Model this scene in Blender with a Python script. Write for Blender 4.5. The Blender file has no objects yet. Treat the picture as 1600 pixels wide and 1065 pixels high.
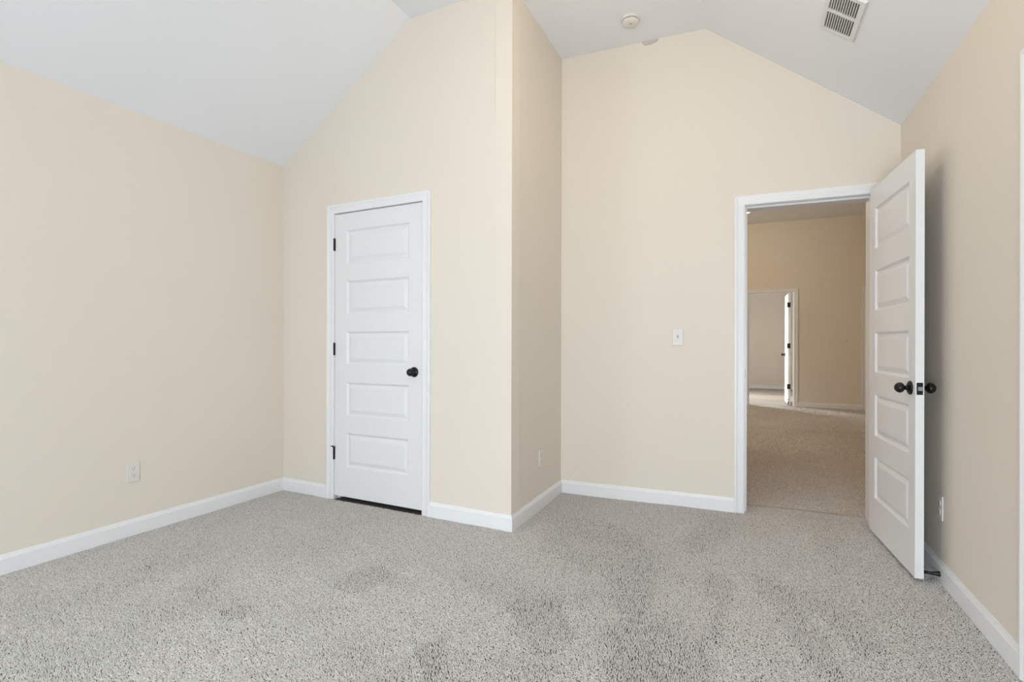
import bpy, bmesh, math, random
import numpy as np
from mathutils import Matrix, Vector

S = bpy.context.scene
COL = S.collection
random.seed(4)

# ------------------------------------------------------------------ camera, world, lights, exposure
F_PX = 818.18
YAW, ROLL, CAM_H, CY = 0.4296, 0.0025, 1.1069, 538.44
cam_data = bpy.data.cameras.new('camera')
cam_data.sensor_fit = 'HORIZONTAL'
cam_data.sensor_width = 36.0
cam_data.lens = 36.0 * F_PX / 1600.0
cam_data.shift_y = (CY - 532.5) / 1600.0
cam_data.clip_start = 0.02
camera = bpy.data.objects.new('camera', cam_data)
COL.objects.link(camera)
camera.matrix_world = (Matrix.Translation((0, 0, CAM_H)) @ Matrix.Rotation(YAW, 4, 'Z')
                       @ Matrix.Rotation(math.pi / 2, 4, 'X') @ Matrix.Rotation(ROLL, 4, 'Z'))
S.camera = camera

world = bpy.data.worlds.new('sky')
S.world = world
world.use_nodes = True
bg = world.node_tree.nodes['Background']
bg.inputs['Color'].default_value = (0.62, 0.78, 1.0, 1)
bg.inputs['Strength'].default_value = 0.6

S.view_settings.view_transform = 'Standard'
S.view_settings.look = 'None'
S.view_settings.gamma = 1.0
S.view_settings.use_curve_mapping = False
S.view_settings.exposure = 0.0


def light(name, kind, loc, power, color, look=None, **kw):
    d = bpy.data.lights.new(name, kind)
    d.energy = power
    d.color = color
    for k, v in kw.items():
        setattr(d, k, v)
    o = bpy.data.objects.new(name, d)
    COL.objects.link(o)
    o.location = loc
    if look is not None:
        o.rotation_euler = Vector(look).to_track_quat('-Z', 'Y').to_euler()
    return o


DAY = (0.83, 0.92, 1.0)
# daylight through the low wide window of the wall behind the camera and an added fill panel at the near end of the left wall
light('window_and_fill_light', 'AREA', (-0.1, -1.86, 0.6), 105, DAY, (0, 1, 0.15), shape='RECTANGLE', size=1.6, size_y=0.8)
light('window_and_fill_light', 'AREA', (-3.29, -0.9, 1.45), 44, (0.82, 0.91, 1.0), (1, 0.1, -0.12), shape='RECTANGLE', size=1.0, size_y=1.5)
# the room's own ceiling lamp, above the top of the frame
light('ceiling_lamp_light', 'POINT', (-0.45, 2.20, 2.74), 10.5, (1.0, 0.76, 0.46), shadow_soft_size=0.1)
# far bedroom: daylight and a strip of sun through its left window
light('far_window_daylight', 'AREA', (-2.5, 13.3, 1.35), 82, (0.97, 0.98, 1.0), (2.8, -2.2, -1.0), shape='RECTANGLE', size=1.0, size_y=1.1, spread=math.radians(115))
light('sun', 'SUN', (-6, 15, 5), 2.4, (1.0, 0.90, 0.70), (0.95, -0.27, -0.47), angle=0.02)
# hallway: two added fill lights, a panel at the left end and a warm point
light('hall_fill_panel', 'AREA', (-3.5, 8.0, 1.7), 44, (1.0, 0.80, 0.62), (1, 0, 0), shape='RECTANGLE', size=2.0, size_y=1.6)
light('hall_warm_fill', 'POINT', (0.2, 5.0, 3.1), 13, (1.0, 0.58, 0.24), shadow_soft_size=0.12)


# ------------------------------------------------------------------ materials
def mat(name, color, rough=0.5, bump=None, spec=0.5, metal=0.0, vary=0.0, vscale=6.0, emit=None):
    m = bpy.data.materials.new(name)
    m.use_nodes = True
    nt = m.node_tree
    b = nt.nodes['Principled BSDF']
    b.inputs['Base Color'].default_value = (*color, 1)
    b.inputs['Roughness'].default_value = rough
    b.inputs['Specular IOR Level'].default_value = spec
    b.inputs['Metallic'].default_value = metal
    tc = nt.nodes.new('ShaderNodeTexCoord')
    if vary:
        n = nt.nodes.new('ShaderNodeTexNoise')
        n.inputs['Scale'].default_value = vscale
        n.inputs['Detail'].default_value = 4
        r = nt.nodes.new('ShaderNodeMapRange')
        r.inputs['To Min'].default_value = 1 - vary
        r.inputs['To Max'].default_value = 1 + vary
        mx = nt.nodes.new('ShaderNodeMix')
        mx.data_type = 'RGBA'
        mx.blend_type = 'MULTIPLY'
        mx.inputs[0].default_value = 1
        mx.inputs[6].default_value = (*color, 1)
        nt.links.new(tc.outputs['Object'], n.inputs['Vector'])
        nt.links.new(n.outputs['Fac'], r.inputs['Value'])
        nt.links.new(r.outputs['Result'], mx.inputs[7])
        nt.links.new(mx.outputs[2], b.inputs['Base Color'])
    if bump:
        n = nt.nodes.new('ShaderNodeTexNoise')
        n.inputs['Scale'].default_value = bump[0]
        n.inputs['Detail'].default_value = 3
        bp = nt.nodes.new('ShaderNodeBump')
        bp.inputs['Strength'].default_value = bump[1]
        bp.inputs['Distance'].default_value = bump[2]
        nt.links.new(tc.outputs['Object'], n.inputs['Vector'])
        nt.links.new(n.outputs['Fac'], bp.inputs['Height'])
        nt.links.new(bp.outputs['Normal'], b.inputs['Normal'])
    if emit:
        b.inputs['Emission Color'].default_value = (*emit[0], 1)
        b.inputs['Emission Strength'].default_value = emit[1]
    return m


M = {}
M['wall'] = mat('cream_wall_paint', (0.80, 0.733, 0.645), 0.6, (160, 0.06, 0.002), 0.3, vary=0.012, vscale=1.5)
M['ceiling'] = mat('white_ceiling_paint', (0.865, 0.88, 0.905), 0.8, (120, 0.08, 0.002), 0.2, vary=0.01, vscale=2)
M['trim'] = mat('white_trim_paint', (0.85, 0.855, 0.865), 0.35, (60, 0.03, 0.001), 0.5, vary=0.008)
M['door'] = mat('white_door_paint', (0.82, 0.825, 0.835), 0.38, (90, 0.03, 0.001), 0.5, vary=0.008)
M['black'] = mat('matte_black_metal', (0.008, 0.008, 0.009), 0.3, None, 0.5, 0.3, vary=0.1, vscale=40)
M['steel'] = mat('satin_steel', (0.20, 0.20, 0.21), 0.5, None, 0.4, 0.2, vary=0.05, vscale=60)
M['plastic'] = mat('ivory_white_plastic', (0.77, 0.735, 0.695), 0.35, None, 0.5, vary=0.01)
M['slot'] = mat('dark_slot', (0.10, 0.095, 0.09), 0.7, vary=0.05)
M['duct_shade'] = mat('painted_duct_shade', (0.02, 0.018, 0.015), 0.9, vary=0.1)
M['vent'] = mat('white_enamel', (0.78, 0.78, 0.77), 0.4, vary=0.01)
M['grey'] = mat('grey_plastic', (0.25, 0.25, 0.25), 0.5, vary=0.05)
M['smudge'] = mat('grey_paint_smudge', (0.66, 0.62, 0.57), 0.6, vary=0.03, vscale=25)
M['glow'] = mat('lit_glass_diffuser', (0.9, 0.88, 0.82), 0.4, vary=0.01, emit=((1.0, 0.92, 0.62), 26.0))
M['backing'] = mat('carpet_backing', (0.14, 0.13, 0.12), 0.95, (300, 0.5, 0.004), 0.1, vary=0.15, vscale=120)
M['seam'] = mat('carpet_seam_yarn', (0.54, 0.51, 0.47), 0.95, (300, 0.5, 0.003), 0.1, vary=0.3, vscale=150)
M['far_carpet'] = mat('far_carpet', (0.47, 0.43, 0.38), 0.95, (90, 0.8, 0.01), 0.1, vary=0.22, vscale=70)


def carpet_mat(name, color):
    m = bpy.data.materials.new(name)
    m.use_nodes = True
    nt = m.node_tree
    b = nt.nodes['Principled BSDF']
    b.inputs['Roughness'].default_value = 0.9
    b.inputs['Specular IOR Level'].default_value = 0.15
    g = nt.nodes.new('ShaderNodeNewGeometry')
    r = nt.nodes.new('ShaderNodeValToRGB')
    r.color_ramp.elements[0].color = (*[c * 0.74 for c in color], 1)
    r.color_ramp.elements[1].color = (*[min(1, c * 1.1) for c in color], 1)
    nt.links.new(g.outputs['Random Per Island'], r.inputs['Fac'])
    nt.links.new(r.outputs['Color'], b.inputs['Base Color'])
    return m


M['pile'] = carpet_mat('grey_carpet_yarn', (0.90, 0.87, 0.83))

# ------------------------------------------------------------------ helpers


def link(name, bm, material, parent=None, matrix=None, smooth=False, recalc=True):
    if recalc:
        bmesh.ops.recalc_face_normals(bm, faces=bm.faces)
    me = bpy.data.meshes.new(name)
    bm.to_mesh(me)
    bm.free()
    if smooth:
        for p in me.polygons:
            p.use_smooth = True
    me.materials.append(material)
    o = bpy.data.objects.new(name, me)
    COL.objects.link(o)
    if parent is not None:
        o.parent = parent
    if matrix is not None:
        o.matrix_local = matrix
    return o


def tag(o, label, category, group=None, kind=None):
    o['label'] = label
    o['category'] = category
    if group:
        o['group'] = group
    if kind:
        o['kind'] = kind
    return o


def empty(name, matrix, label, category, group=None):
    o = bpy.data.objects.new(name, None)
    o.empty_display_size = 0.05
    COL.objects.link(o)
    o.matrix_world = matrix
    return tag(o, label, category, group)


def hexa(bm, c):
    """c: 8 corners, bottom ring then top ring"""
    v = [bm.verts.new(p) for p in c]
    for f in ((0, 1, 2, 3), (7, 6, 5, 4), (0, 4, 5, 1), (1, 5, 6, 2), (2, 6, 7, 3), (3, 7, 4, 0)):
        bm.faces.new([v[i] for i in f])
    return v


def box(bm, x0, x1, y0, y1, z0, z1):
    return hexa(bm, [(x0, y0, z0), (x1, y0, z0), (x1, y1, z0), (x0, y1, z0),
                     (x0, y0, z1), (x1, y0, z1), (x1, y1, z1), (x0, y1, z1)])


def rbox(bm, x0, x1, y0, y1, z0, z1, r=0.003, seg=2):
    t = bmesh.new()
    box(t, x0, x1, y0, y1, z0, z1)
    bmesh.ops.recalc_face_normals(t, faces=t.faces)
    bmesh.ops.bevel(t, geom=t.edges[:], offset=r, segments=seg, affect='EDGES', profile=0.5)
    me = bpy.data.meshes.new('tmp')
    t.to_mesh(me)
    t.free()
    bm.from_mesh(me)
    bpy.data.meshes.remove(me)


def prism(bm, poly, z0f, z1f):
    """poly: xy points; z0f, z1f give bottom and top heights at a point"""
    lo = [bm.verts.new((x, y, z0f(x, y))) for x, y in poly]
    hi = [bm.verts.new((x, y, z1f(x, y))) for x, y in poly]
    bm.faces.new(lo)
    bm.faces.new(hi)
    n = len(poly)
    for i in range(n):
        bm.faces.new((lo[i], lo[(i + 1) % n], hi[(i + 1) % n], hi[i]))


def lathe(bm, prof, seg=32, axis='-Y', at=(0, 0, 0)):
    """prof: (distance along axis, radius)"""
    rings = []
    for d, r in prof:
        ring = []
        for k in range(seg):
            a = 2 * math.pi * k / seg
            c, s = r * math.cos(a), r * math.sin(a)
            p = {'-Y': (c, -d, s), '+Y': (c, d, s), '-Z': (c, s, -d), '+Z': (c, s, d), '-X': (-d, c, s), '+X': (d, c, s)}[axis]
            ring.append(bm.verts.new((p[0] + at[0], p[1] + at[1], p[2] + at[2])))
        rings.append(ring)
    for a, b in zip(rings, rings[1:]):
        for k in range(seg):
            bm.faces.new((a[k], a[(k + 1) % seg], b[(k + 1) % seg], b[k]))
    bm.faces.new(rings[0])
    bm.faces.new(rings[-1])


def frame(P, Q, z=0.0):
    """origin at P on the floor, local x along P to Q, local y INTO the wall, z up"""
    u = Vector((Q[0] - P[0], Q[1] - P[1], 0)).normalized()
    v = Vector((-u.y, u.x, 0))
    m = Matrix.Identity(4)
    for i in range(3):
        m[i][0], m[i][1], m[i][2] = u[i], v[i], (0, 0, 1)[i]
    m[0][3], m[1][3], m[2][3] = P[0], P[1], z
    return m


def T(x, y, z):
    return Matrix.Translation((x, y, z))


# ------------------------------------------------------------------ the room's plan (metres)
LC, CO, EI, RC = (-3.2683, 2.9258), (-1.3079, 2.8477), (-1.3133, 3.7615), (0.8133, 3.8407)
R0, L0 = (0.8514, 1.0001), (-3.3129, 0.0002)


def ext(P, Q, y):
    t = (y - P[1]) / (Q[1] - P[1])
    return (P[0] + t * (Q[0] - P[0]), y)


YB = -1.90
LN, RN = ext(LC, L0, YB), ext(RC, R0, YB)
FC, FE, FS, FR, FL = frame(LC, CO), frame(EI, RC), frame(CO, EI), frame(RC, RN), frame(LN, LC)
FB = frame(RN, LN)
dist = lambda a, b: math.hypot(a[0] - b[0], a[1] - b[1])
LEN_C, LEN_E, LEN_S, LEN_R, LEN_L, LEN_B = dist(LC, CO), dist(EI, RC), dist(CO, EI), dist(RC, RN), dist(LN, LC), dist(RN, LN)
ZL, ZR, ZF = 2.466, 2.435, 3.268
nL = Vector((LC[1] - LN[1], -(LC[0] - LN[0]))).normalized()      # into the room from the left wall
nR = Vector((RN[1] - RC[1], -(RN[0] - RC[0]))).normalized()
dL = lambda x, y: (Vector((x, y)) - Vector(LC)).dot(nL)
dR = lambda x, y: (Vector((x, y)) - Vector(RC)).dot(nR)
CB1 = (FC @ Vector((-2.0618 - LC[0], 0, 0)))
EB2 = (FE @ Vector((-0.2944 - EI[0], 0, 0)))
D1, D2 = dL(CB1.x, CB1.y), dR(EB2.x, EB2.y)
zleft = lambda x, y: ZL + (ZF - ZL) * dL(x, y) / D1
zright = lambda x, y: ZR + (ZF - ZR) * dR(x, y) / D2
ceil_z = lambda x, y: min(ZF, zleft(x, y), zright(x, y))


def wall(name, fr, length, th, holes=(), breaks=(), x0=0.0, top=None, label=''):
    """one mesh; holes: (u0, u1, z0, z1)"""
    bm = bmesh.new()
    cuts = sorted({x0, length, *[h[0] for h in holes], *[h[1] for h in holes], *breaks})

    def zt(u):
        if top is not None:
            return top
        p = fr @ Vector((u, 0, 0))
        return ceil_z(p.x, p.y)
    for a, b in zip(cuts, cuts[1:]):
        hs = [h for h in holes if h[0] <= a + 1e-6 and h[1] >= b - 1e-6]
        za, zb = zt(a), zt(b)
        spans = [((-0.02, -0.02), (za, zb))]
        for h in hs:
            spans = [((-0.02, -0.02), (h[2], h[2]))] if h[2] > 0.01 else []
            spans.append(((h[3], h[3]), (za, zb)))
        for (l0, l1), (h0, h1) in spans:
            hexa(bm, [(a, 0, l0), (b, 0, l1), (b, th, l1), (a, th, l0), (a, 0, h0), (b, 0, h1), (b, th, h1), (a, th, h0)])
    o = link(name, bm, M['wall'], None, fr)
    return tag(o, label, 'wall', kind='structure')


inv = lambda fr, p: (fr.inverted() @ Vector((p.x, p.y, 0))).x


def fold_u(fr, d, D, length):
    """u where the fold line at distance D (function d) crosses the wall"""
    a, b = fr @ Vector((0, 0, 0)), fr @ Vector((length, 0, 0))
    da, db = d(a.x, a.y), d(b.x, b.y)
    return (D - da) / (db - da) * length


# closet wall with its door opening
CJ0, CJ1, CJT = 0.528, 1.309, 2.046
wall('wall_closet', FC, LEN_C, 0.11, [(CJ0 - 0.016, CJ1 + 0.016, 0, CJT + 0.016)], [fold_u(FC, dL, D1, LEN_C)],
     label='cream closet wall under the sloped ceiling with white five panel door')
wall('wall_corner', FS, LEN_S + 0.02, 0.11, x0=0.0, label='narrow shaded cream wall of the projecting closet corner')
# the hallway door wall, carried on behind the closet to close it
EJ0, EJ1, EJT = 1.274, 1.991, 2.035
wall('wall_back', FE, LEN_E + 0.12, 0.115, [(EJ0 - 0.016, EJ1 + 0.016, 0, EJT + 0.016)], [fold_u(FE, dR, D2, LEN_E)], x0=0.0,
     label='cream gable wall holding the open hallway door and light switch')
u_left = (FE.inverted() @ Vector((LC[0] - 0.05, 3.72, 0))).x
wall('wall_closet_back', FE, -0.005, 0.115, x0=u_left, breaks=[fold_u(FE, dL, D1, LEN_E)], label='cream wall inside the closed closet')
RJ0, RJ1 = 1.592, 2.332
wall('wall_right', FR, LEN_R, 0.11, [(RJ0 - 0.016, RJ1 + 0.016, 0, EJT + 0.016)], label='cream right wall behind the open door with door trim at frame edge')
wall('wall_left', FL, LEN_L + 1.0, 0.11, label='cream left wall under the low end of sloped ceiling')
fb1 = fold_u(FB, dR, D2, LEN_B)
fb2 = fold_u(FB, dL, D1, LEN_B)
wall('wall_front', FB, LEN_B, 0.11, [(0.17, 1.82, 0.2, 2.05)], [fb1, fb2], label='cream window wall behind the camera')
bm = bmesh.new()
u = 0.17
for a in ((u, u + 0.05, 0.2, 2.05), (u + 1.6, u + 1.65, 0.2, 2.05), (u, u + 1.65, 0.2, 0.25), (u, u + 1.65, 2.0, 2.05), (u + 0.81, u + 0.84, 0.2, 2.05)):
    box(bm, a[0], a[1], 0.05, 0.09, a[2], a[3])
tag(link('window_1', bm, M['trim'], None, FB), 'white window in the wall behind the camera', 'window', kind='structure')

# ceilings: two slopes and the flat strip between
YF = 4.0


def offs(P, n, d, y):
    """point at height y on the line through P parallel to the wall, d metres into the room"""
    q = Vector(P) + n * d
    w = Vector((n.y, -n.x))
    t = (y - q.y) / w.y
    return (q.x + w.x * t, y)


ZT = lambda f: (lambda x, y: f(x, y) + 0.12)
bm = bmesh.new()
prism(bm, [offs(LC, nL, -0.15, YB - 0.15), offs(LC, nL, D1, YB - 0.15), offs(LC, nL, D1, YF), offs(LC, nL, -0.15, YF)], zleft, ZT(zleft))
tag(link('ceiling_left', bm, M['ceiling']), 'white sloped ceiling rising from the left wall', 'ceiling', kind='structure')
bm = bmesh.new()
flat = lambda x, y: ZF
prism(bm, [offs(LC, nL, D1, YB - 0.15), offs(RC, nR, D2, YB - 0.15), offs(RC, nR, D2, YF - 0.13), offs(LC, nL, D1, YF - 0.13)], flat, ZT(flat))
tag(link('ceiling', bm, M['ceiling']), 'flat white ceiling strip between the two slopes', 'ceiling', kind='structure')
bm = bmesh.new()
prism(bm, [offs(RC, nR, -0.15, YB - 0.15), offs(RC, nR, D2, YB - 0.15), offs(RC, nR, D2, YF - 0.05), offs(RC, nR, -0.15, YF - 0.05)], zright, ZT(zright))
tag(link('ceiling_right', bm, M['ceiling']), 'white sloped ceiling falling to the right wall, with vent', 'ceiling', kind='structure')

# floor
bm = bmesh.new()
box(bm, -3.6, 1.1, YB - 0.2, 3.98, -0.09, -0.011)
tag(link('floor', bm, M['backing']), 'bedroom floor under the light grey carpet', 'floor', kind='structure')

bm = bmesh.new()
box(bm, 1.262, 2.003, 0.176, 0.222, -0.011, -0.0035)
seam = link('carpet_seam', bm, M['seam'], bpy.data.objects['floor'], FE)

# ------------------------------------------------------------------ hallway and far bedroom shell
HY, HZ = 10.75, 3.37
HX0, HX1 = -3.6, 3.2


def shell(name, boxes, m, label, category, kind='structure'):
    bm = bmesh.new()
    for b in boxes:
        box(bm, *b)
    return tag(link(name, bm, m), label, category, kind=kind)


shell('floor_hall', [(HX0, HX1, 3.98, HY + 0.06, -0.09, -0.011)], M['far_carpet'], 'hallway floor under shaded carpet', 'floor')
shell('ceiling_hall', [(HX0 - 0.1, HX1 + 0.1, 3.96, HY + 0.12, HZ, HZ + 0.1)], M['ceiling'], 'shaded hallway ceiling seen through the doorway', 'ceiling')
HJ0, HJ1, HJT = -0.055, 0.690, 2.082
QJ0, QJ1, QJT = 1.797, 2.560, 2.076
shell('wall_hall', [(HX0, HJ0 - 0.016, HY, HY + 0.12, -0.02, HZ), (HJ1 + 0.016, QJ0 - 0.016, HY, HY + 0.12, -0.02, HZ), (QJ1 + 0.016, HX1, HY, HY + 0.12, -0.02, HZ),
                    (HJ0 - 0.016, HJ1 + 0.016, HY, HY + 0.12, HJT + 0.016, HZ), (QJ0 - 0.016, QJ1 + 0.016, HY, HY + 0.12, QJT + 0.016, HZ)],
      M['wall'], 'dim tan hallway wall with far doorway, switch and outlet', 'wall')
shell('wall_hall_left', [(HX0 - 0.1, HX0, 3.97, HY + 0.12, -0.02, HZ)], M['wall'], 'hallway left wall out of view', 'wall')
shell('wall_hall_right', [(HX1, HX1 + 0.1, 3.97, HY + 0.12, -0.02, HZ)], M['wall'], 'hallway right wall out of view', 'wall')
shell('wall_hall_front', [(HX0, -0.075, 3.982, 4.03, -0.02, HZ), (0.72, HX1, 3.982, 4.03, -0.02, HZ), (-0.075, 0.72, 3.982, 4.03, 2.075, HZ)],
      M['wall'], 'hallway side of the bedroom door wall', 'wall')
FX0, FX1, FY1, FZ = -2.6, 1.6, 14.9, 2.75
shell('floor_far', [(FX0, FX1, HY + 0.06, FY1, -0.09, 0.0)], M['far_carpet'], 'carpeted floor of the far bedroom with sun strip', 'floor')
shell('ceiling_far', [(FX0 - 0.1, FX1 + 0.1, HY + 0.12, FY1 + 0.1, FZ, FZ + 0.1)], M['ceiling'], 'ceiling of the far bedroom', 'ceiling')
shell('wall_far', [(FX0, FX1, FY1, FY1 + 0.1, -0.02, FZ)], M['wall'], 'pale sunlit wall of the far bedroom seen through two doorways', 'wall')
shell('wall_far_right', [(FX1, FX1 + 0.1, HY + 0.12, FY1 + 0.1, -0.02, FZ)], M['wall'], 'right wall of the far bedroom', 'wall')
shell('wall_far_left', [(FX0 - 0.1, FX0, HY + 0.12, 12.75, -0.02, FZ), (FX0 - 0.1, FX0, 13.85, FY1 + 0.1, -0.02, FZ),
                        (FX0 - 0.1, FX0, 12.75, 13.85, -0.02, 0.65), (FX0 - 0.1, FX0, 12.75, 13.85, 2.05, FZ)], M['wall'],
      'window wall of the far bedroom', 'wall')
shell('closet_shell', [(-3.5, -3.4, 2.9, 3.98, -0.02, 3.4)], M['wall'], 'outer wall of the closet', 'wall')

# ------------------------------------------------------------------ trim: baseboards, casings, jambs
BB = [(0.0, 0.088), (0.0035, 0.088), (0.0055, 0.085), (0.0065, 0.080), (0.0095, 0.074), (0.0105, 0.070), (0.014, 0.067), (0.014, -0.01), (0.0, -0.01)]


def baseboard(name, fr, u0, u1, m0, m1, label):
    bm = bmesh.new()
    a = [bm.verts.new((u0 + m0 * o, -o, z)) for o, z in BB]
    b = [bm.verts.new((u1 + m1 * o, -o, z)) for o, z in BB]
    n = len(BB)
    for i in range(n):
        bm.faces.new((a[i], a[(i + 1) % n], b[(i + 1) % n], b[i]))
    bm.faces.new(a)
    bm.faces.new(b)
    return tag(link(name, bm, M['trim'], None, fr), label, 'baseboard', kind='structure')


CW = 0.062
CAS = [(0.0, 0.0), (0.0, 0.0105), (0.003, 0.0125), (0.010, 0.0135), (0.016, 0.0125), (0.024, 0.0115), (0.030, 0.0125), (0.036, 0.0118),
       (0.044, 0.0145), (0.050, 0.0165), (0.058, 0.0168), (0.062, 0.0150), (0.062, 0.0)]


def casing(name, fr, j0, j1, jt, label, reveal=0.004, y=0.0, flip=1, z0=-0.008):
    a, b, t = j0 - reveal, j1 + reveal, jt + reveal - 0.003
    bm = bmesh.new()
    rows = []
    for du, w in CAS:
        yy = y - flip * w
        rows.append([bm.verts.new(p) for p in ((a - du, yy, z0), (a - du, yy, t + du), (b + du, yy, t + du), (b + du, yy, z0))])
    n = len(rows)
    for i in range(n):
        p, q = rows[i], rows[(i + 1) % n]
        for k in range(3):
            bm.faces.new((p[k], p[k + 1], q[k + 1], q[k]))
    bm.faces.new([r[0] for r in rows])
    bm.faces.new([r[3] for r in rows])
    return tag(link(name, bm, M['trim'], None, fr), label, 'door trim', kind='structure')


def jamb(name, fr, j0, j1, jt, d0, d1, stop, label):
    """lining of an opening from depth d0 to d1 with the stop bead between stop[0] and stop[1]"""
    bm = bmesh.new()
    box(bm, j0 - 0.016, j0, d0, d1, -0.01, jt + 0.016)
    box(bm, j1, j1 + 0.016, d0, d1, -0.01, jt + 0.016)
    box(bm, j0, j1, d0, d1, jt, jt + 0.016)
    if stop:
        s = 0.011
        box(bm, j0, j0 + s, stop[0], stop[1], -0.01, jt - s)
        box(bm, j1 - s, j1, stop[0], stop[1], -0.01, jt - s)
        box(bm, j0, j1, stop[0], stop[1], jt - s, jt)
    return tag(link(name, bm, M['trim'], None, fr), label, 'door frame', kind='structure')


casing('trim_1', FC, CJ0, CJ1, CJT, 'white trim around the closed closet door', reveal=0.003)
jamb('trim_2', FC, CJ0, CJ1, CJT, 0.0, 0.11, (0.042, 0.075), 'white frame lining of the closet door')
casing('trim_3', FE, EJ0, EJ1, EJT, 'white trim around the open hallway doorway', reveal=0.005)
entry_jamb = jamb('trim_4', FE, EJ0, EJ1, EJT, 0.0, 0.20, (0.040, 0.075), 'white frame lining of the open hallway doorway')
FH = frame((0, HY), (1, HY))
casing('trim_5', FH, HJ0, HJ1, HJT, 'white trim around the far doorway in the hall')
jamb('trim_6', FH, HJ0, HJ1, HJT, 0.0, 0.12, (0.045, 0.080), 'white frame lining of the far doorway')
casing('trim_7', FH, QJ0, QJ1, QJT, 'white door trim at the right end of the hall wall')
jamb('trim_8', FH, QJ0, QJ1, QJT, 0.0, 0.12, (0.042, 0.075), 'white frame lining of the right hall door')
casing('trim_9', FR, RJ0, RJ1, EJT, 'white door trim at the right edge of the frame')
jamb('trim_10', FR, RJ0, RJ1, EJT, 0.0, 0.11, (0.042, 0.075), 'white frame lining of the right wall door')

co = CW + 0.003
baseboard('baseboard_left', FL, 0, LEN_L, 0, -1, 'white baseboard along the left wall')
baseboard('baseboard_closet', FC, 0, CJ0 - co, 1, 0, 'short white baseboard between left corner and closet door')
baseboard('baseboard_corner', FC, CJ1 + co, LEN_C, 0, 1, 'white baseboard from closet door to the projecting corner')
baseboard('baseboard_side', FS, 0, LEN_S, -1, -1, 'white baseboard on the shaded side of the projecting corner')
baseboard('baseboard_back', FE, 0, EJ0 - co, 1, 0, 'white baseboard below the light switch')
baseboard('baseboard_hinge', FE, EJ1 + co, LEN_E, 0, -1, 'short white baseboard behind the open door')
baseboard('baseboard_right', FR, 0, RJ0 - co, 1, 0, 'white baseboard along the right wall')
baseboard('baseboard_right_near', FR, RJ1 + co, LEN_R, 0, 0, 'white baseboard of right wall beside the camera')
baseboard('baseboard_hall', FH, HJ1 + co, QJ0 - co, 0, 0, 'white baseboard of the hallway back wall')
baseboard('baseboard_hall_left', FH, HX0, HJ0 - co, 0, 0, 'white baseboard of the hall left of the far doorway')
FF = frame((0, FY1), (1, FY1))
baseboard('baseboard_far', FF, FX0, FX1, 0, 0, 'white baseboard of the far bedroom')

# ------------------------------------------------------------------ doors
PT = [1.915, 1.553, 1.192, 0.831, 0.470]
PB = [1.678, 1.316, 0.958, 0.592, 0.228]
RINGS = [(0.0, 0.0), (0.002, 0.0010), (0.008, 0.0080), (0.013, 0.0118), (0.017, 0.0122), (0.041, 0.0032), (0.044, 0.0028)]


def slab_mesh(W, z0, z1, p0, p1, th=0.035, dz=0.0):
    bm = bmesh.new()

    def quad(pts):
        bm.faces.new([bm.verts.new(p) for p in pts])
    for side in (0, 1):
        def P(u, d, z):
            return (u, d if side == 0 else th - d, z)

        def rect(a, b, c, e):
            quad([P(a, 0, c), P(b, 0, c), P(b, 0, e), P(a, 0, e)])
        rect(0, p0, z0, z1)
        rect(p1, W, z0, z1)
        zs = [z1] + [v for t, b in zip(PT, PB) for v in (t + dz, b + dz)] + [z0]
        for i in range(0, len(zs), 2):
            rect(p0, p1, zs[i + 1], zs[i])
        for t, b in zip(PT, PB):
            t, b = t + dz, b + dz
            prev = None
            for ins, d in RINGS:
                r = [P(p0 + ins, d, b + ins), P(p1 - ins, d, b + ins), P(p1 - ins, d, t - ins), P(p0 + ins, d, t - ins)]
                if prev:
                    for k in range(4):
                        quad([prev[k], prev[(k + 1) % 4], r[(k + 1) % 4], r[k]])
                prev = r
            quad(prev)
    quad([(0, 0, z0), (0, th, z0), (0, th, z1), (0, 0, z1)])
    quad([(W, 0, z0), (W, th, z0), (W, th, z1), (W, 0, z1)])
    quad([(0, 0, z0), (W, 0, z0), (W, th, z0), (0, th, z0)])
    quad([(0, 0, z1), (W, 0, z1), (W, th, z1), (0, th, z1)])
    bmesh.ops.remove_doubles(bm, verts=bm.verts, dist=0.00005)
    # normals outward on each side
    bmesh.ops.triangulate(bm, faces=[])
    return bm


KNOB = [(0.0215, 0.0), (0.0215, 0.0085), (0.0245, 0.0100), (0.027, 0.0135), (0.030, 0.0185), (0.035, 0.0232), (0.041, 0.0254), (0.047, 0.0250),
        (0.054, 0.0225), (0.060, 0.0177), (0.0645, 0.0112), (0.0665, 0.0045), (0.067, 0.0)]
ROSE = [(0.0, 0.0), (0.0, 0.0335), (0.003, 0.0338), (0.007, 0.0315), (0.010, 0.0260), (0.0125, 0.0205), (0.014, 0.0140), (0.018, 0.0105), (0.023, 0.0100), (0.024, 0.0)]


def knob_set(parent, u, z, th=0.035, sides=(0, 1)):
    for s in sides:
        ax = '-Y' if s == 0 else '+Y'
        at = (u, 0 if s == 0 else th, z)
        bm = bmesh.new()
        lathe(bm, KNOB[0:1] + KNOB[1:], 32, ax, at)
        k = link('door_knob', bm, M['black'], parent, smooth=True)
        k['label'] = 'black egg shaped knob'
        bm = bmesh.new()
        lathe(bm, ROSE, 32, ax, at)
        r = link('rosette', bm, M['black'], k, smooth=True)


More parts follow.
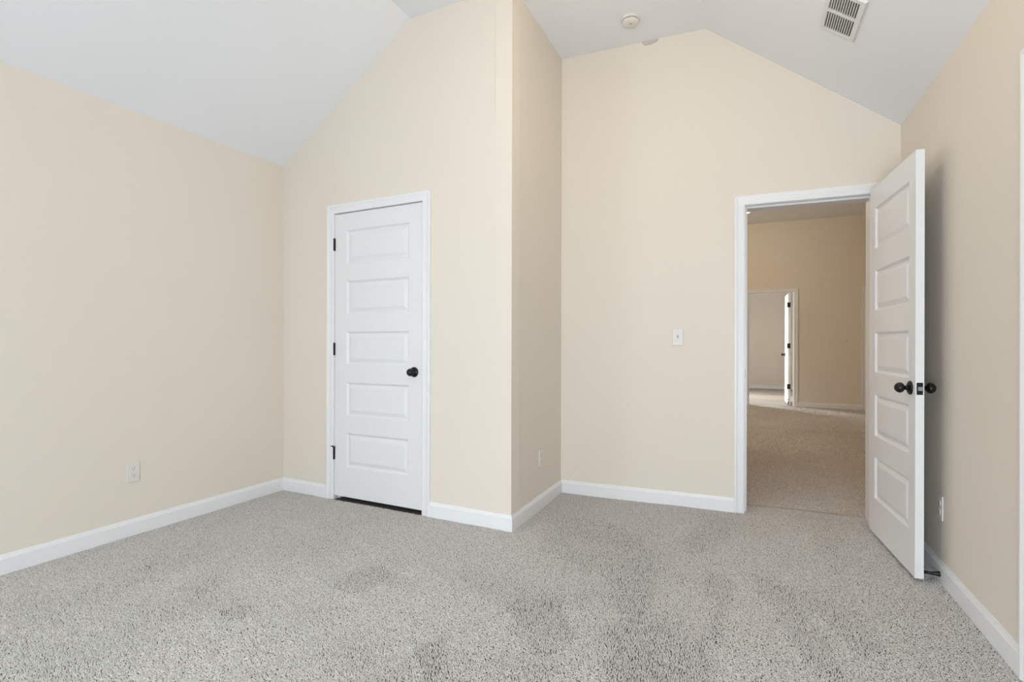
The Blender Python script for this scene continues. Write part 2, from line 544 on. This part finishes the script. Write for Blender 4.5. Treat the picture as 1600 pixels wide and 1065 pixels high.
def hinge(parent, z, stop=False, u=-0.003, y=-0.007, h=0.09, leaves=False, sgn=1):
    bm = bmesh.new()
    lathe(bm, [(0, 0.0), (0, 0.0045), (0.003, 0.0065), (h / 3, 0.0065), (h / 3 + .0005, 0.0058), (h / 3 + .001, 0.0065), (h - .003, 0.0065), (h, 0.0045), (h, 0)],
          16, '+Z', (u, y, z - h / 2))
    box(bm, u - 0.001, u + 0.001 + 0.006 * sgn, y, 0.004, z - h / 2 + 0.002, z + h / 2 - 0.002)
    if leaves:
        box(bm, u + 0.0005, u + 0.034, 0.001 + y, 0.003 + y, z - h / 2, z + h / 2)
    hg = link('hinge', bm, M['black'], parent)
    hg['label'] = 'black hinge barrel'
    if stop:
        bm = bmesh.new()
        lathe(bm, [(0, 0), (0, 0.0022), (0.028, 0.0022), (0.030, 0.0048), (0.036, 0.0055), (0.040, 0.0), ], 12, '-X', (u, y, z + h / 2 + 0.002))
        box(bm, u - 0.010, u + 0.010, y - 0.009, y + 0.007, z + h / 2 - 0.001, z + h / 2 + 0.003)
        lathe(bm, [(0, 0), (0, 0.0022), (0.016, 0.0022), (0.018, 0.0055), (0.023, 0.0055), (0.024, 0.0)], 12, '+X', (u - 0.022, y - 0.010, z + h / 2 + 0.006))
        link('hinge_stop', bm, M['black'], hg)


def latch(parent, W, z, th=0.035, edge=True):
    bm = bmesh.new()
    rbox(bm, W - 0.001, W + 0.0018, th / 2 - 0.0125, th / 2 + 0.0125, z - 0.0285, z + 0.0285, 0.0008, 1)
    p = link('latch_plate', bm, M['black'], parent)
    p['label'] = 'black latch plate on the door edge'
    bm = bmesh.new()
    hexa(bm, [(W + 0.0015, th / 2 - 0.008, z - 0.009), (W + 0.006, th / 2 - 0.008, z - 0.009), (W + 0.011, th / 2 + 0.008, z - 0.009), (W + 0.0015, th / 2 + 0.008, z - 0.009),
              (W + 0.0015, th / 2 - 0.008, z + 0.009), (W + 0.006, th / 2 - 0.008, z + 0.009), (W + 0.011, th / 2 + 0.008, z + 0.009), (W + 0.0015, th / 2 + 0.008, z + 0.009)])
    b = link('latch_bolt', bm, M['steel'], p)
    b['label'] = 'silver latch bolt'


def door(name, fr, W, z0, z1, p0, p1, label, dz=0.0):
    o = link(name, slab_mesh(W, z0, z1, p0, p1, dz=dz), M['door'], None, fr)
    return tag(o, label, 'door', kind='structure')


# closed closet door
FCD = FC @ T(CJ0 + 0.003, 0.002, 0)
d1 = door('door_1', FCD, 0.774, 0.020, 2.041, 0.108, 0.664, 'closed white five panel closet door with black knob', dz=0.006)
knob_set(d1, 0.709, 0.925, sides=(0,))
for z, s in ((1.826, False), (1.074, False), (0.323, True)):
    hinge(d1, z, s)
bm = bmesh.new()
box(bm, 0.7745, 0.7765, 0.001, 0.005, 0.895, 0.948)
link('strike_lip', bm, M['steel'], d1)

# open hallway door, standing a little past square
H, LF = (0.6425, 3.742), (0.7000, 3.035)
FO = frame(H, LF)
d2 = door('door_2', FO, 0.711, 0.014, 2.030, 0.095, 0.628, 'open white five panel hallway door swung toward the right wall', dz=-0.008)
knob_set(d2, 0.651, 0.905)
latch(d2, 0.711, 0.905)
for z in (1.80, 1.06, 0.30):
    bm = bmesh.new()
    lathe(bm, [(0, 0.0), (0, 0.0045), (0.003, 0.0065), (0.087, 0.0065), (0.09, 0.0045), (0.09, 0)], 16, '+Z', (-0.004, 0.041, z - 0.045))
    box(bm, -0.003, 0.0, 0.004, 0.042, z - 0.044, z + 0.044)
    link('hinge', bm, M['black'], d2)

# far bedroom door, seen almost edge on
FD = frame((0.645, 10.905), (0.622, 11.62))
d3 = door('door_3', FD, 0.715, 0.018, 2.072, 0.095, 0.62, 'white far bedroom door standing open, seen nearly edge on beyond hall', dz=0.03)
knob_set(d3, 0.655, 0.93)
for z, s in ((1.855, False), (1.10, False), (0.35, False)):
    bm = bmesh.new()
    box(bm, -0.006, 0.0, 0.0, 0.052, z - 0.045, z + 0.045)
    lathe(bm, [(0, 0.0), (0, 0.007), (0.09, 0.007), (0.09, 0)], 12, '+Z', (-0.006, 0.04, z - 0.045))
    h = link('hinge', bm, M['black'], d3)
bm = bmesh.new()
box(bm, -0.008, 0.0, 0.028, 0.044, 0.02, 0.075)
box(bm, -0.008, 0.0, 0.024, 0.046, 0.105, 0.113)
hs = link('hinge_stop', bm, M['black'], d3)
hs['label'] = 'black stop at the foot of the door'

# closed doors: hall right end, and the right wall of the bedroom
d4 = door('door_4', FH @ T(QJ0 + 0.003, 0.002, 0), 0.757, 0.018, QJT - 0.004, 0.11, 0.65, 'closed white hall door half hidden by the open door', dz=0.03)
knob_set(d4, 0.062, 0.93, sides=(0,))
d5 = door('door_5', FR @ T(RJ0 + 0.003, 0.002, 0), 0.734, 0.016, EJT - 0.004, 0.1, 0.634, 'closed white door in the right wall at the frame edge')
knob_set(d5, 0.672, 0.92, sides=(0,))

# strike plate let into the left jamb of the hallway doorway
bm = bmesh.new()
rbox(bm, EJ0 - 0.0005, EJ0 + 0.0015, 0.004, 0.034, 0.887, 0.947, 0.0006, 1)
sp = link('strike_plate', bm, M['black'], entry_jamb)
sp['label'] = 'dark strike plate in the door jamb'

# ------------------------------------------------------------------ outlets and switches


def make_outlet(label, group, m):
    root = empty('wall_outlet', m, label, 'outlet', group)
    bm = bmesh.new()
    rbox(bm, -0.035, 0.035, -0.0062, 0.0, -0.0575, 0.0575, 0.0028, 2)
    link('cover_plate', bm, M['plastic'], root)
    for s in (-1, 1):
        bm = bmesh.new()
        prof = []
        n = 28
        zc = s * 0.0195
        ring0, ring1 = [], []
        for k in range(n):
            a = 2 * math.pi * k / n
            x = 0.0172 * math.cos(a)
            z = max(-0.0135, min(0.0135, 0.0172 * math.sin(a)))
            ring0.append(bm.verts.new((x, -0.0058, zc + z)))
            ring1.append(bm.verts.new((x * .96, -0.0084, zc + z * .96)))
        for k in range(n):
            bm.faces.new((ring0[k], ring0[(k + 1) % n], ring1[(k + 1) % n], ring1[k]))
        bm.faces.new(ring1)
        bm.faces.new(ring0)
        r = link('receptacle', bm, M['plastic'], root)
        bm = bmesh.new()
        box(bm, -0.0075, -0.0055, -0.0087, -0.0080, zc - 0.002, zc + 0.006)
        box(bm, 0.0055, 0.0075, -0.0087, -0.0080, zc - 0.002, zc + 0.006)
        lathe(bm, [(0.0080, 0.0), (0.0080, 0.0026), (0.0087, 0.0026), (0.0087, 0)], 12, '-Y', (0, 0, zc - 0.0075))
        link('slots', bm, M['slot'], r)
    bm = bmesh.new()
    lathe(bm, [(0.006, 0.0), (0.006, 0.003), (0.0072, 0.0026), (0.0074, 0)], 12, '-Y')
    link('screw', bm, M['plastic'], root)
    return root


def make_switch(label, group, m):
    root = empty('light_switch', m, label, 'light switch', group)
    bm = bmesh.new()
    rbox(bm, -0.035, 0.035, -0.0062, 0.0, -0.0575, 0.0575, 0.0028, 2)
    link('cover_plate', bm, M['plastic'], root)
    bm = bmesh.new()
    rbox(bm, -0.0055, 0.0055, -0.0068, -0.0055, -0.012, 0.012, 0.0005, 1)
    s = link('switch_slot', bm, M['grey'], root)
    bm = bmesh.new()
    hexa(bm, [(-.004, -.006, -.010), (.004, -.006, -.010), (.004, -.006, .004), (-.004, -.006, .004),
              (-.0035, -.016, -.014), (.0035, -.016, -.014), (.0035, -.016, -.007), (-.0035, -.016, -.007)])
    link('toggle', bm, M['plastic'], root)
    for z in (-0.030, 0.030):
        bm = bmesh.new()
        lathe(bm, [(0.006, 0.0), (0.006, 0.003), (0.0072, 0.0026), (0.0074, 0)], 12, '-Y', (0, 0, z))
        link('screw', bm, M['plastic'], root)
    return root


def clone(root, label, m):
    r = root.copy()
    COL.objects.link(r)
    r.matrix_world = m
    r['label'] = label
    for ch in list(root.children):
        c = ch.copy()
        COL.objects.link(c)
        c.parent = r
        for g in ch.children:
            d = g.copy()
            COL.objects.link(d)
            d.parent = c
    return r


uL = (FL.inverted() @ Vector((-3.2845, 1.858, 0))).x
uS = (FS.inverted() @ Vector((-1.31, 3.332, 0))).x
out = make_outlet('white outlet low on the left wall', 'wall outlets', FL @ T(uL, 0, 0.360))
clone(out, 'white outlet low on the shaded side of the projecting corner', FS @ T(uS, 0, 0.338))
clone(out, 'white outlet low on the right wall behind the open door', FR @ T(0.714, 0, 0.337))
clone(out, 'small outlet low on the dim hall wall through the doorway', FH @ T(1.115, 0, 0.358))
sw = make_switch('white light switch left of the open hallway doorway', 'light switches', FE @ T(0.845, 0, 1.163))
clone(sw, 'small light switch on the dim hall wall through the doorway', FH @ T(1.505, 0, 1.190))

# ------------------------------------------------------------------ ceiling things
root = empty('smoke_detector', T(-0.736, 3.476, ZF), 'round white smoke detector on the flat ceiling', 'smoke detector')
bm = bmesh.new()
lathe(bm, [(0, 0), (0, 0.061), (0.012, 0.0645), (0.018, 0.0625), (0.019, 0.0)], 48, '-Z')
link('base', bm, M['plastic'], root)
bm = bmesh.new()
lathe(bm, [(0.0215, 0.0), (0.0215, 0.053), (0.026, 0.0545), (0.032, 0.052), (0.037, 0.044), (0.0395, 0.028), (0.040, 0.0)], 48, '-Z')
link('cover', bm, M['plastic'], root, smooth=True)
bm = bmesh.new()
lathe(bm, [(0.018, 0.0), (0.018, 0.0505), (0.022, 0.0505), (0.022, 0.0)], 48, '-Z')
link('smoke_inlet', bm, M['grey'], root)
bm = bmesh.new()
lathe(bm, [(0.038, 0.0), (0.038, 0.0070), (0.0412, 0.0062), (0.0415, 0.0)], 20, '-Z', (0.004, -0.006, 0))
link('test_button', bm, M['grey'], root)

# vent on the right slope: local x down the slope, local y towards the camera, z out of the ceiling
pa = Vector((0.325, 3.222, 0))
pa.z = zright(pa.x, pa.y)
pb = Vector((0.475, 3.222, 0))
pb.z = zright(pb.x, pb.y)
sx = (pb - pa).normalized()
sy = Vector((-nR.y, nR.x, 0)).normalized()
if sy.y > 0:
    sy = -sy
nz = sx.cross(sy).normalized()
if nz.z > 0:
    nz = -nz
vm = Matrix.Identity(4)
for i in range(3):
    vm[i][0], vm[i][1], vm[i][2], vm[i][3] = sx[i], sy[i], nz[i], pa[i]
vent = empty('ceiling_vent', vm, 'white slatted air vent on the right ceiling slope', 'vent')
VW, VL = 0.197, 0.352
o0, o1 = 0.024, VW - 0.028
c0, c1, c2, c3 = 0.031, 0.176, 0.193, 0.323
bm = bmesh.new()
hgt = 0.010


def vbar(x0, x1, y0, y1):
    box(bm, x0, x1, y0, y1, 0.0, hgt)


t = 0.004
rim = [((0, 0), (VW, 0), (VW, VL), (0, VL)), ((0.008, 0.008), (VW - 0.008, 0.008), (VW - 0.008, VL - 0.008), (0.008, VL - 0.008))]
vbar(0.006, o0, 0.006, VL - 0.006)
vbar(o1, VW - 0.006, 0.006, VL - 0.006)
vbar(o0, o1, 0.006, c0)
vbar(o0, o1, c1, c2)
vbar(o0, o1, c3, VL - 0.006)
for (x0, x1, y0, y1, X0, X1, Y0, Y1) in ((0, 0.006, 0, VL, 0.006, 0.006, 0.006, VL - .006), (VW - 0.006, VW, 0, VL, VW - .006, VW - .006, .006, VL - .006),):
    pass
hexa(bm, [(0, 0, 0), (VW, 0, 0), (VW, VL, 0), (0, VL, 0), (0.006, 0.006, hgt - .0002), (VW - 0.006, 0.006, hgt - .0002), (VW - 0.006, VL - 0.006, hgt - .0002), (0.006, VL - 0.006, hgt - .0002)])
bm.faces.ensure_lookup_table()
# the sloping rim only: drop its inner and outer caps
caps = [f for f in bm.faces if len(f.verts) == 4 and f.calc_area() > 0.055]
bmesh.ops.delete(bm, geom=caps, context='FACES')
link('vent_frame', bm, M['vent'], vent)
bm = bmesh.new()
NS = 12
pitch = (o1 - o0) / NS
for (a, b) in ((c0, c1), (c2, c3)):
    for k in range(NS + 1):
        x = o0 + k * pitch
        w, lean = 0.0019, 0.001
        hexa(bm, [(x - w + lean, a, 0.001), (x + w + lean, a, 0.001), (x + w + lean, b, 0.001), (x - w + lean, b, 0.001),
                  (x - w, a, hgt - 0.001), (x + w, a, hgt - 0.001), (x + w, b, hgt - 0.001), (x - w, b, hgt - 0.001)])
lv = link('louvers', bm, M['vent'], vent)
lv['label'] = 'rows of narrow white slats'
bm = bmesh.new()
box(bm, o0 - 0.004, o1 + 0.004, c0 - 0.004, c3 + 0.004, 0.0, 0.001)  # flat sheet on the ceiling, its dark colour stands in for shade behind the slats
link('duct_shade_sheet', bm, M['duct_shade'], vent)

# glowing round ceiling light of the hall, mostly hidden by the left door jamb
root = empty('ceiling_light', T(-0.145, 9.2, HZ), 'glowing hall ceiling light peeking past the left jamb of the doorway', 'ceiling light')
bm = bmesh.new()
lathe(bm, [(0, 0), (0, 0.16), (0.02, 0.165), (0.022, 0.155), (0.022, 0)], 40, '-Z')
link('base', bm, M['vent'], root)
bm = bmesh.new()
lathe(bm, [(0.022, 0), (0.022, 0.150), (0.065, 0.152), (0.098, 0.142), (0.125, 0.118), (0.144, 0.072), (0.151, 0)], 40, '-Z')
link('diffuser', bm, M['glow'], root, smooth=True)

# black door stop on the right baseboard behind the open door
pR = FR.inverted() @ Vector((0.81, 3.09, 0))
root = empty('door_stop', FR @ T(pR.x, -0.0135, 0.030), 'black door stop on the right baseboard behind the open door', 'door stop')
bm = bmesh.new()
lathe(bm, [(0, 0), (0, 0.0125), (0.003, 0.0125), (0.020, 0.0085), (0.040, 0.0062), (0.058, 0.0058), (0.059, 0)], 24, '-Y')
link('stem', bm, M['black'], root, smooth=True)
bm = bmesh.new()
lathe(bm, [(0.057, 0), (0.057, 0.0085), (0.066, 0.009), (0.070, 0.007), (0.071, 0)], 24, '-Y')
link('tip', bm, M['black'], root, smooth=True)

# grey smudge where the ceiling paint ran onto the gable wall
bm = bmesh.new()
pts = [bm.verts.new(p) for p in ((0.575, -0.0008, 3.225), (0.730, -0.0008, 3.225), (0.730, -0.0008, ZF), (0.575, -0.0008, ZF))]
bm.faces.new(pts)
nt = M['smudge'].node_tree
pb_ = nt.nodes['Principled BSDF']
mp = nt.nodes.new('ShaderNodeMapping')
mp.vector_type = 'TEXTURE'
mp.inputs['Location'].default_value = (0.652, 0, 3.266)
mp.inputs['Scale'].default_value = (0.070, 1, 0.034)
gr = nt.nodes.new('ShaderNodeTexGradient')
gr.gradient_type = 'SPHERICAL'
nz_ = nt.nodes.new('ShaderNodeTexNoise')
nz_.inputs['Scale'].default_value = 30
ad = nt.nodes.new('ShaderNodeMath')
ad.operation = 'MULTIPLY_ADD'
ad.inputs[1].default_value = 0.5
mr = nt.nodes.new('ShaderNodeMapRange')
mr.inputs['From Min'].default_value = 0.36
mr.inputs['From Max'].default_value = 0.62
mr.inputs['To Max'].default_value = 0.7
tcn = [n for n in nt.nodes if n.type == 'TEX_COORD'][0]
nt.links.new(tcn.outputs['Object'], mp.inputs['Vector'])
nt.links.new(mp.outputs['Vector'], gr.inputs['Vector'])
nt.links.new(tcn.outputs['Object'], nz_.inputs['Vector'])
nt.links.new(nz_.outputs['Fac'], ad.inputs[0])
nt.links.new(gr.outputs['Fac'], ad.inputs[2])
nt.links.new(ad.outputs['Value'], mr.inputs['Value'])
nt.links.new(mr.outputs['Result'], pb_.inputs['Alpha'])
wb = bpy.data.objects['wall_back']
sm = link('paint_smudge', bm, M['smudge'], wb)
sm['label'] = 'small grey smudge under the ceiling'

# ------------------------------------------------------------------ carpet pile


def noise2(x, y, seed):
    r = np.random.RandomState(seed).rand(257, 257)
    xi, yi = np.floor(x).astype(int), np.floor(y).astype(int)
    fx, fy = x - xi, y - yi
    fx, fy = fx * fx * (3 - 2 * fx), fy * fy * (3 - 2 * fy)
    g = lambda a, b: r[a % 257, b % 257]
    return (g(xi, yi) * (1 - fx) + g(xi + 1, yi) * fx) * (1 - fy) + (g(xi, yi + 1) * (1 - fx) + g(xi + 1, yi + 1) * fx) * fy


# brushed-up areas of the pile (vacuum strokes and footprints), as outlines on the floor
MARKS = [[(-1.193, 3.097), (-1.056, 3.329), (-0.602, 3.147), (-0.456, 2.801), (-0.401, 2.466), (-0.374, 2.206), (-0.517, 2.157), (-0.629, 2.470), (-0.929, 2.599), (-1.086, 2.701)],
         [(-0.209, 2.704), (-0.159, 2.743), (-0.089, 2.721), (-0.084, 2.417), (-0.094, 2.192), (-0.118, 2.053), (-0.157, 2.090), (-0.153, 2.385)],
         [(-0.006, 2.815), (0.113, 2.777), (0.186, 2.670), (0.225, 2.365), (0.280, 2.160), (0.327, 2.036), (0.240, 1.989), (0.145, 2.230), (0.054, 2.576)],
         [(0.177, 2.735), (0.327, 2.715), (0.343, 2.615), (0.389, 2.494), (0.448, 2.302), (0.362, 2.198), (0.313, 2.380), (0.236, 2.536)],
         [(0.249, 3.853), (0.499, 3.808), (0.421, 3.303), (0.357, 2.967), (0.360, 3.375)],
         [(-0.528, 2.042), (-0.420, 2.202), (-0.139, 2.098), (-0.121, 1.836), (-0.436, 1.690)],
         [(-0.259, 3.588), (-0.091, 3.694), (-0.080, 3.255), (-0.182, 3.123), (-0.293, 2.951), (-0.375, 3.085)],
         [(-2.789, 1.601), (-2.756, 1.659), (-2.651, 1.608), (-2.681, 1.554)],
         [(-2.386, 1.579), (-2.309, 1.651), (-2.198, 1.596), (-2.273, 1.534)],
         [(-2.021, 1.488), (-1.972, 1.571), (-1.866, 1.502), (-1.925, 1.431)],
         [(-1.807, 1.907), (-1.754, 2.025), (-1.689, 2.139), (-1.541, 2.008), (-1.596, 1.842), (-1.673, 1.806)],
         [(-0.949, 2.077), (-0.817, 2.204), (-0.610, 1.928), (-0.676, 1.759), (-0.793, 1.795)],
         [(-1.138, 1.589), (-1.089, 1.730), (-0.969, 1.582), (-0.990, 1.455)]]


def inside(x, y, poly):
    r = np.zeros(x.shape, bool)
    n = len(poly)
    for i in range(n):
        (x0, y0), (x1, y1) = poly[i], poly[(i + 1) % n]
        c = ((y0 > y) != (y1 > y)) & (x < (x1 - x0) * (y - y0) / (y1 - y0 + 1e-12) + x0)
        r ^= c
    return r


def pile(name, regions, label, seed):
    """regions: (polygon, spacing); every tuft a leaning three-sided spike"""
    rs = np.random.RandomState(seed)
    V, Fc, base = [], [], 0
    for poly, sp, holes in regions:
        xs = [p[0] for p in poly]
        ys = [p[1] for p in poly]
        gx, gy = np.meshgrid(np.arange(min(xs), max(xs), sp), np.arange(min(ys), max(ys), sp))
        gx = gx.ravel() + rs.uniform(-.5, .5, gx.size) * sp
        gy = gy.ravel() + rs.uniform(-.5, .5, gy.size) * sp
        k = inside(gx, gy, poly) 
        for h in holes:
            k &= ~inside(gx, gy, h)
        gx, gy = gx[k], gy[k]
        n = gx.size
        # how much the pile stands up here: 0 laid flat and even, 1 rough
        wx, wy = gx + 0.07 * (noise2(gx * 16, gy * 16, 5) - .5), gy + 0.07 * (noise2(gx * 16 + 40, gy * 16, 6) - .5)
        up = 0.55 * noise2(gx * 2.2 + 7, gy * 2.2 + 3, 1) + 0.45 * noise2(gx * 6 + 1, gy * 6, 2)
        up = np.clip((up - 0.47) * 2.2, 0, 0.5)
        for m in MARKS:
            up = np.where(inside(wx, wy, m), np.clip(0.6 * up + 0.72, 0, 1), up)
        up = np.clip(up + rs.uniform(-.3, .3, n) * up, 0, 1)
        ang = 2.4 + 3.0 * noise2(gx * 0.9, gy * 0.9, 3) + rs.normal(0, 1.3 + 1.0 * up, n)
        keep = rs.rand(n) > 0.035 + 0.22 * np.clip(up - 0.3, 0, 1)
        gx, gy, up, wx, wy, n = gx[keep], gy[keep], up[keep], wx[keep], wy[keep], int(keep.sum())
        ang = ang[keep]
        lean = (1 - 0.55 * up) * sp * rs.uniform(0.7, 1.5, n)
        h = sp * (0.95 + 1.2 * up) * rs.uniform(0.75, 1.3, n)
        rad = sp * rs.uniform(0.62, 0.86, n) * (1 - 0.50 * up)
        a0 = rs.uniform(0, 2 * np.pi, n)
        z0 = -0.0108
        v = np.zeros((n, 4, 3), np.float32)
        for j in range(3):
            a = a0 + j * 2 * np.pi / 3
            v[:, j, 0] = gx + rad * np.cos(a)
            v[:, j, 1] = gy + rad * np.sin(a)
            v[:, j, 2] = z0
        v[:, 3, 0] = gx + lean * np.cos(ang)
        v[:, 3, 1] = gy + lean * np.sin(ang)
        v[:, 3, 2] = z0 + h
        idx = base + np.arange(n)[:, None, None] * 4 + np.array([[0, 1, 3], [1, 2, 3], [2, 0, 3]])[None]
        V.append(v.reshape(-1, 3))
        Fc.append(idx.reshape(-1, 3))
        base += n * 4
    V = np.concatenate(V)
    Fc = np.concatenate(Fc).astype(np.int32)
    me = bpy.data.meshes.new(name)
    me.vertices.add(len(V))
    me.vertices.foreach_set('co', V.ravel())
    me.loops.add(Fc.size)
    me.loops.foreach_set('vertex_index', Fc.ravel())
    me.polygons.add(len(Fc))
    me.polygons.foreach_set('loop_start', np.arange(0, Fc.size, 3, dtype=np.int32))
    me.polygons.foreach_set('loop_total', np.full(len(Fc), 3, np.int32))
    me.update(calc_edges=True)
    me.materials.append(M['pile'])
    o = bpy.data.objects.new(name, me)
    COL.objects.link(o)
    return tag(o, label, 'carpet', kind='stuff')


g = 0.012
P2 = lambda p, dx, dy: (p[0] + dx, p[1] + dy)
room = [P2(ext(LC, L0, 0.2), g, 0), P2(LC, g, -g), P2(CO, g, -g), P2(EI, g, -g)]
ej = [FE @ Vector((u, y, 0)) for u, y in ((EJ0, 0.0), (EJ0, 0.183), (EJ1, 0.183), (EJ1, 0.0))]
room += [(p.x, p.y) for p in ej] + [P2(RC, -g, -g), P2(ext(RC, R0, 1.6), -g, 0)]
hall = [([(-0.07, 4.007), (0.715, 4.031), (1.8, 6.2), (-0.9, 6.2)], 0.0072, []),
        ([(-0.9, 6.2), (1.8, 6.2), (2.4, HY - 0.012), (QJ0, HY - .012), (HJ1 + .06, HY - .012), (HJ1, HY), (HJ1, HY + .06), (HJ0, HY + .06), (HJ0, HY), (HJ0 - .06, HY - .012), (-1.0, HY - .012)], 0.0115, [])]
pile('carpet', [(room, 0.0050, [])], 'light grey cut pile carpet covering the bedroom floor', 11)
pile('hall_carpet', hall, 'shaded taupe carpet of the hallway beyond the doorway', 12)
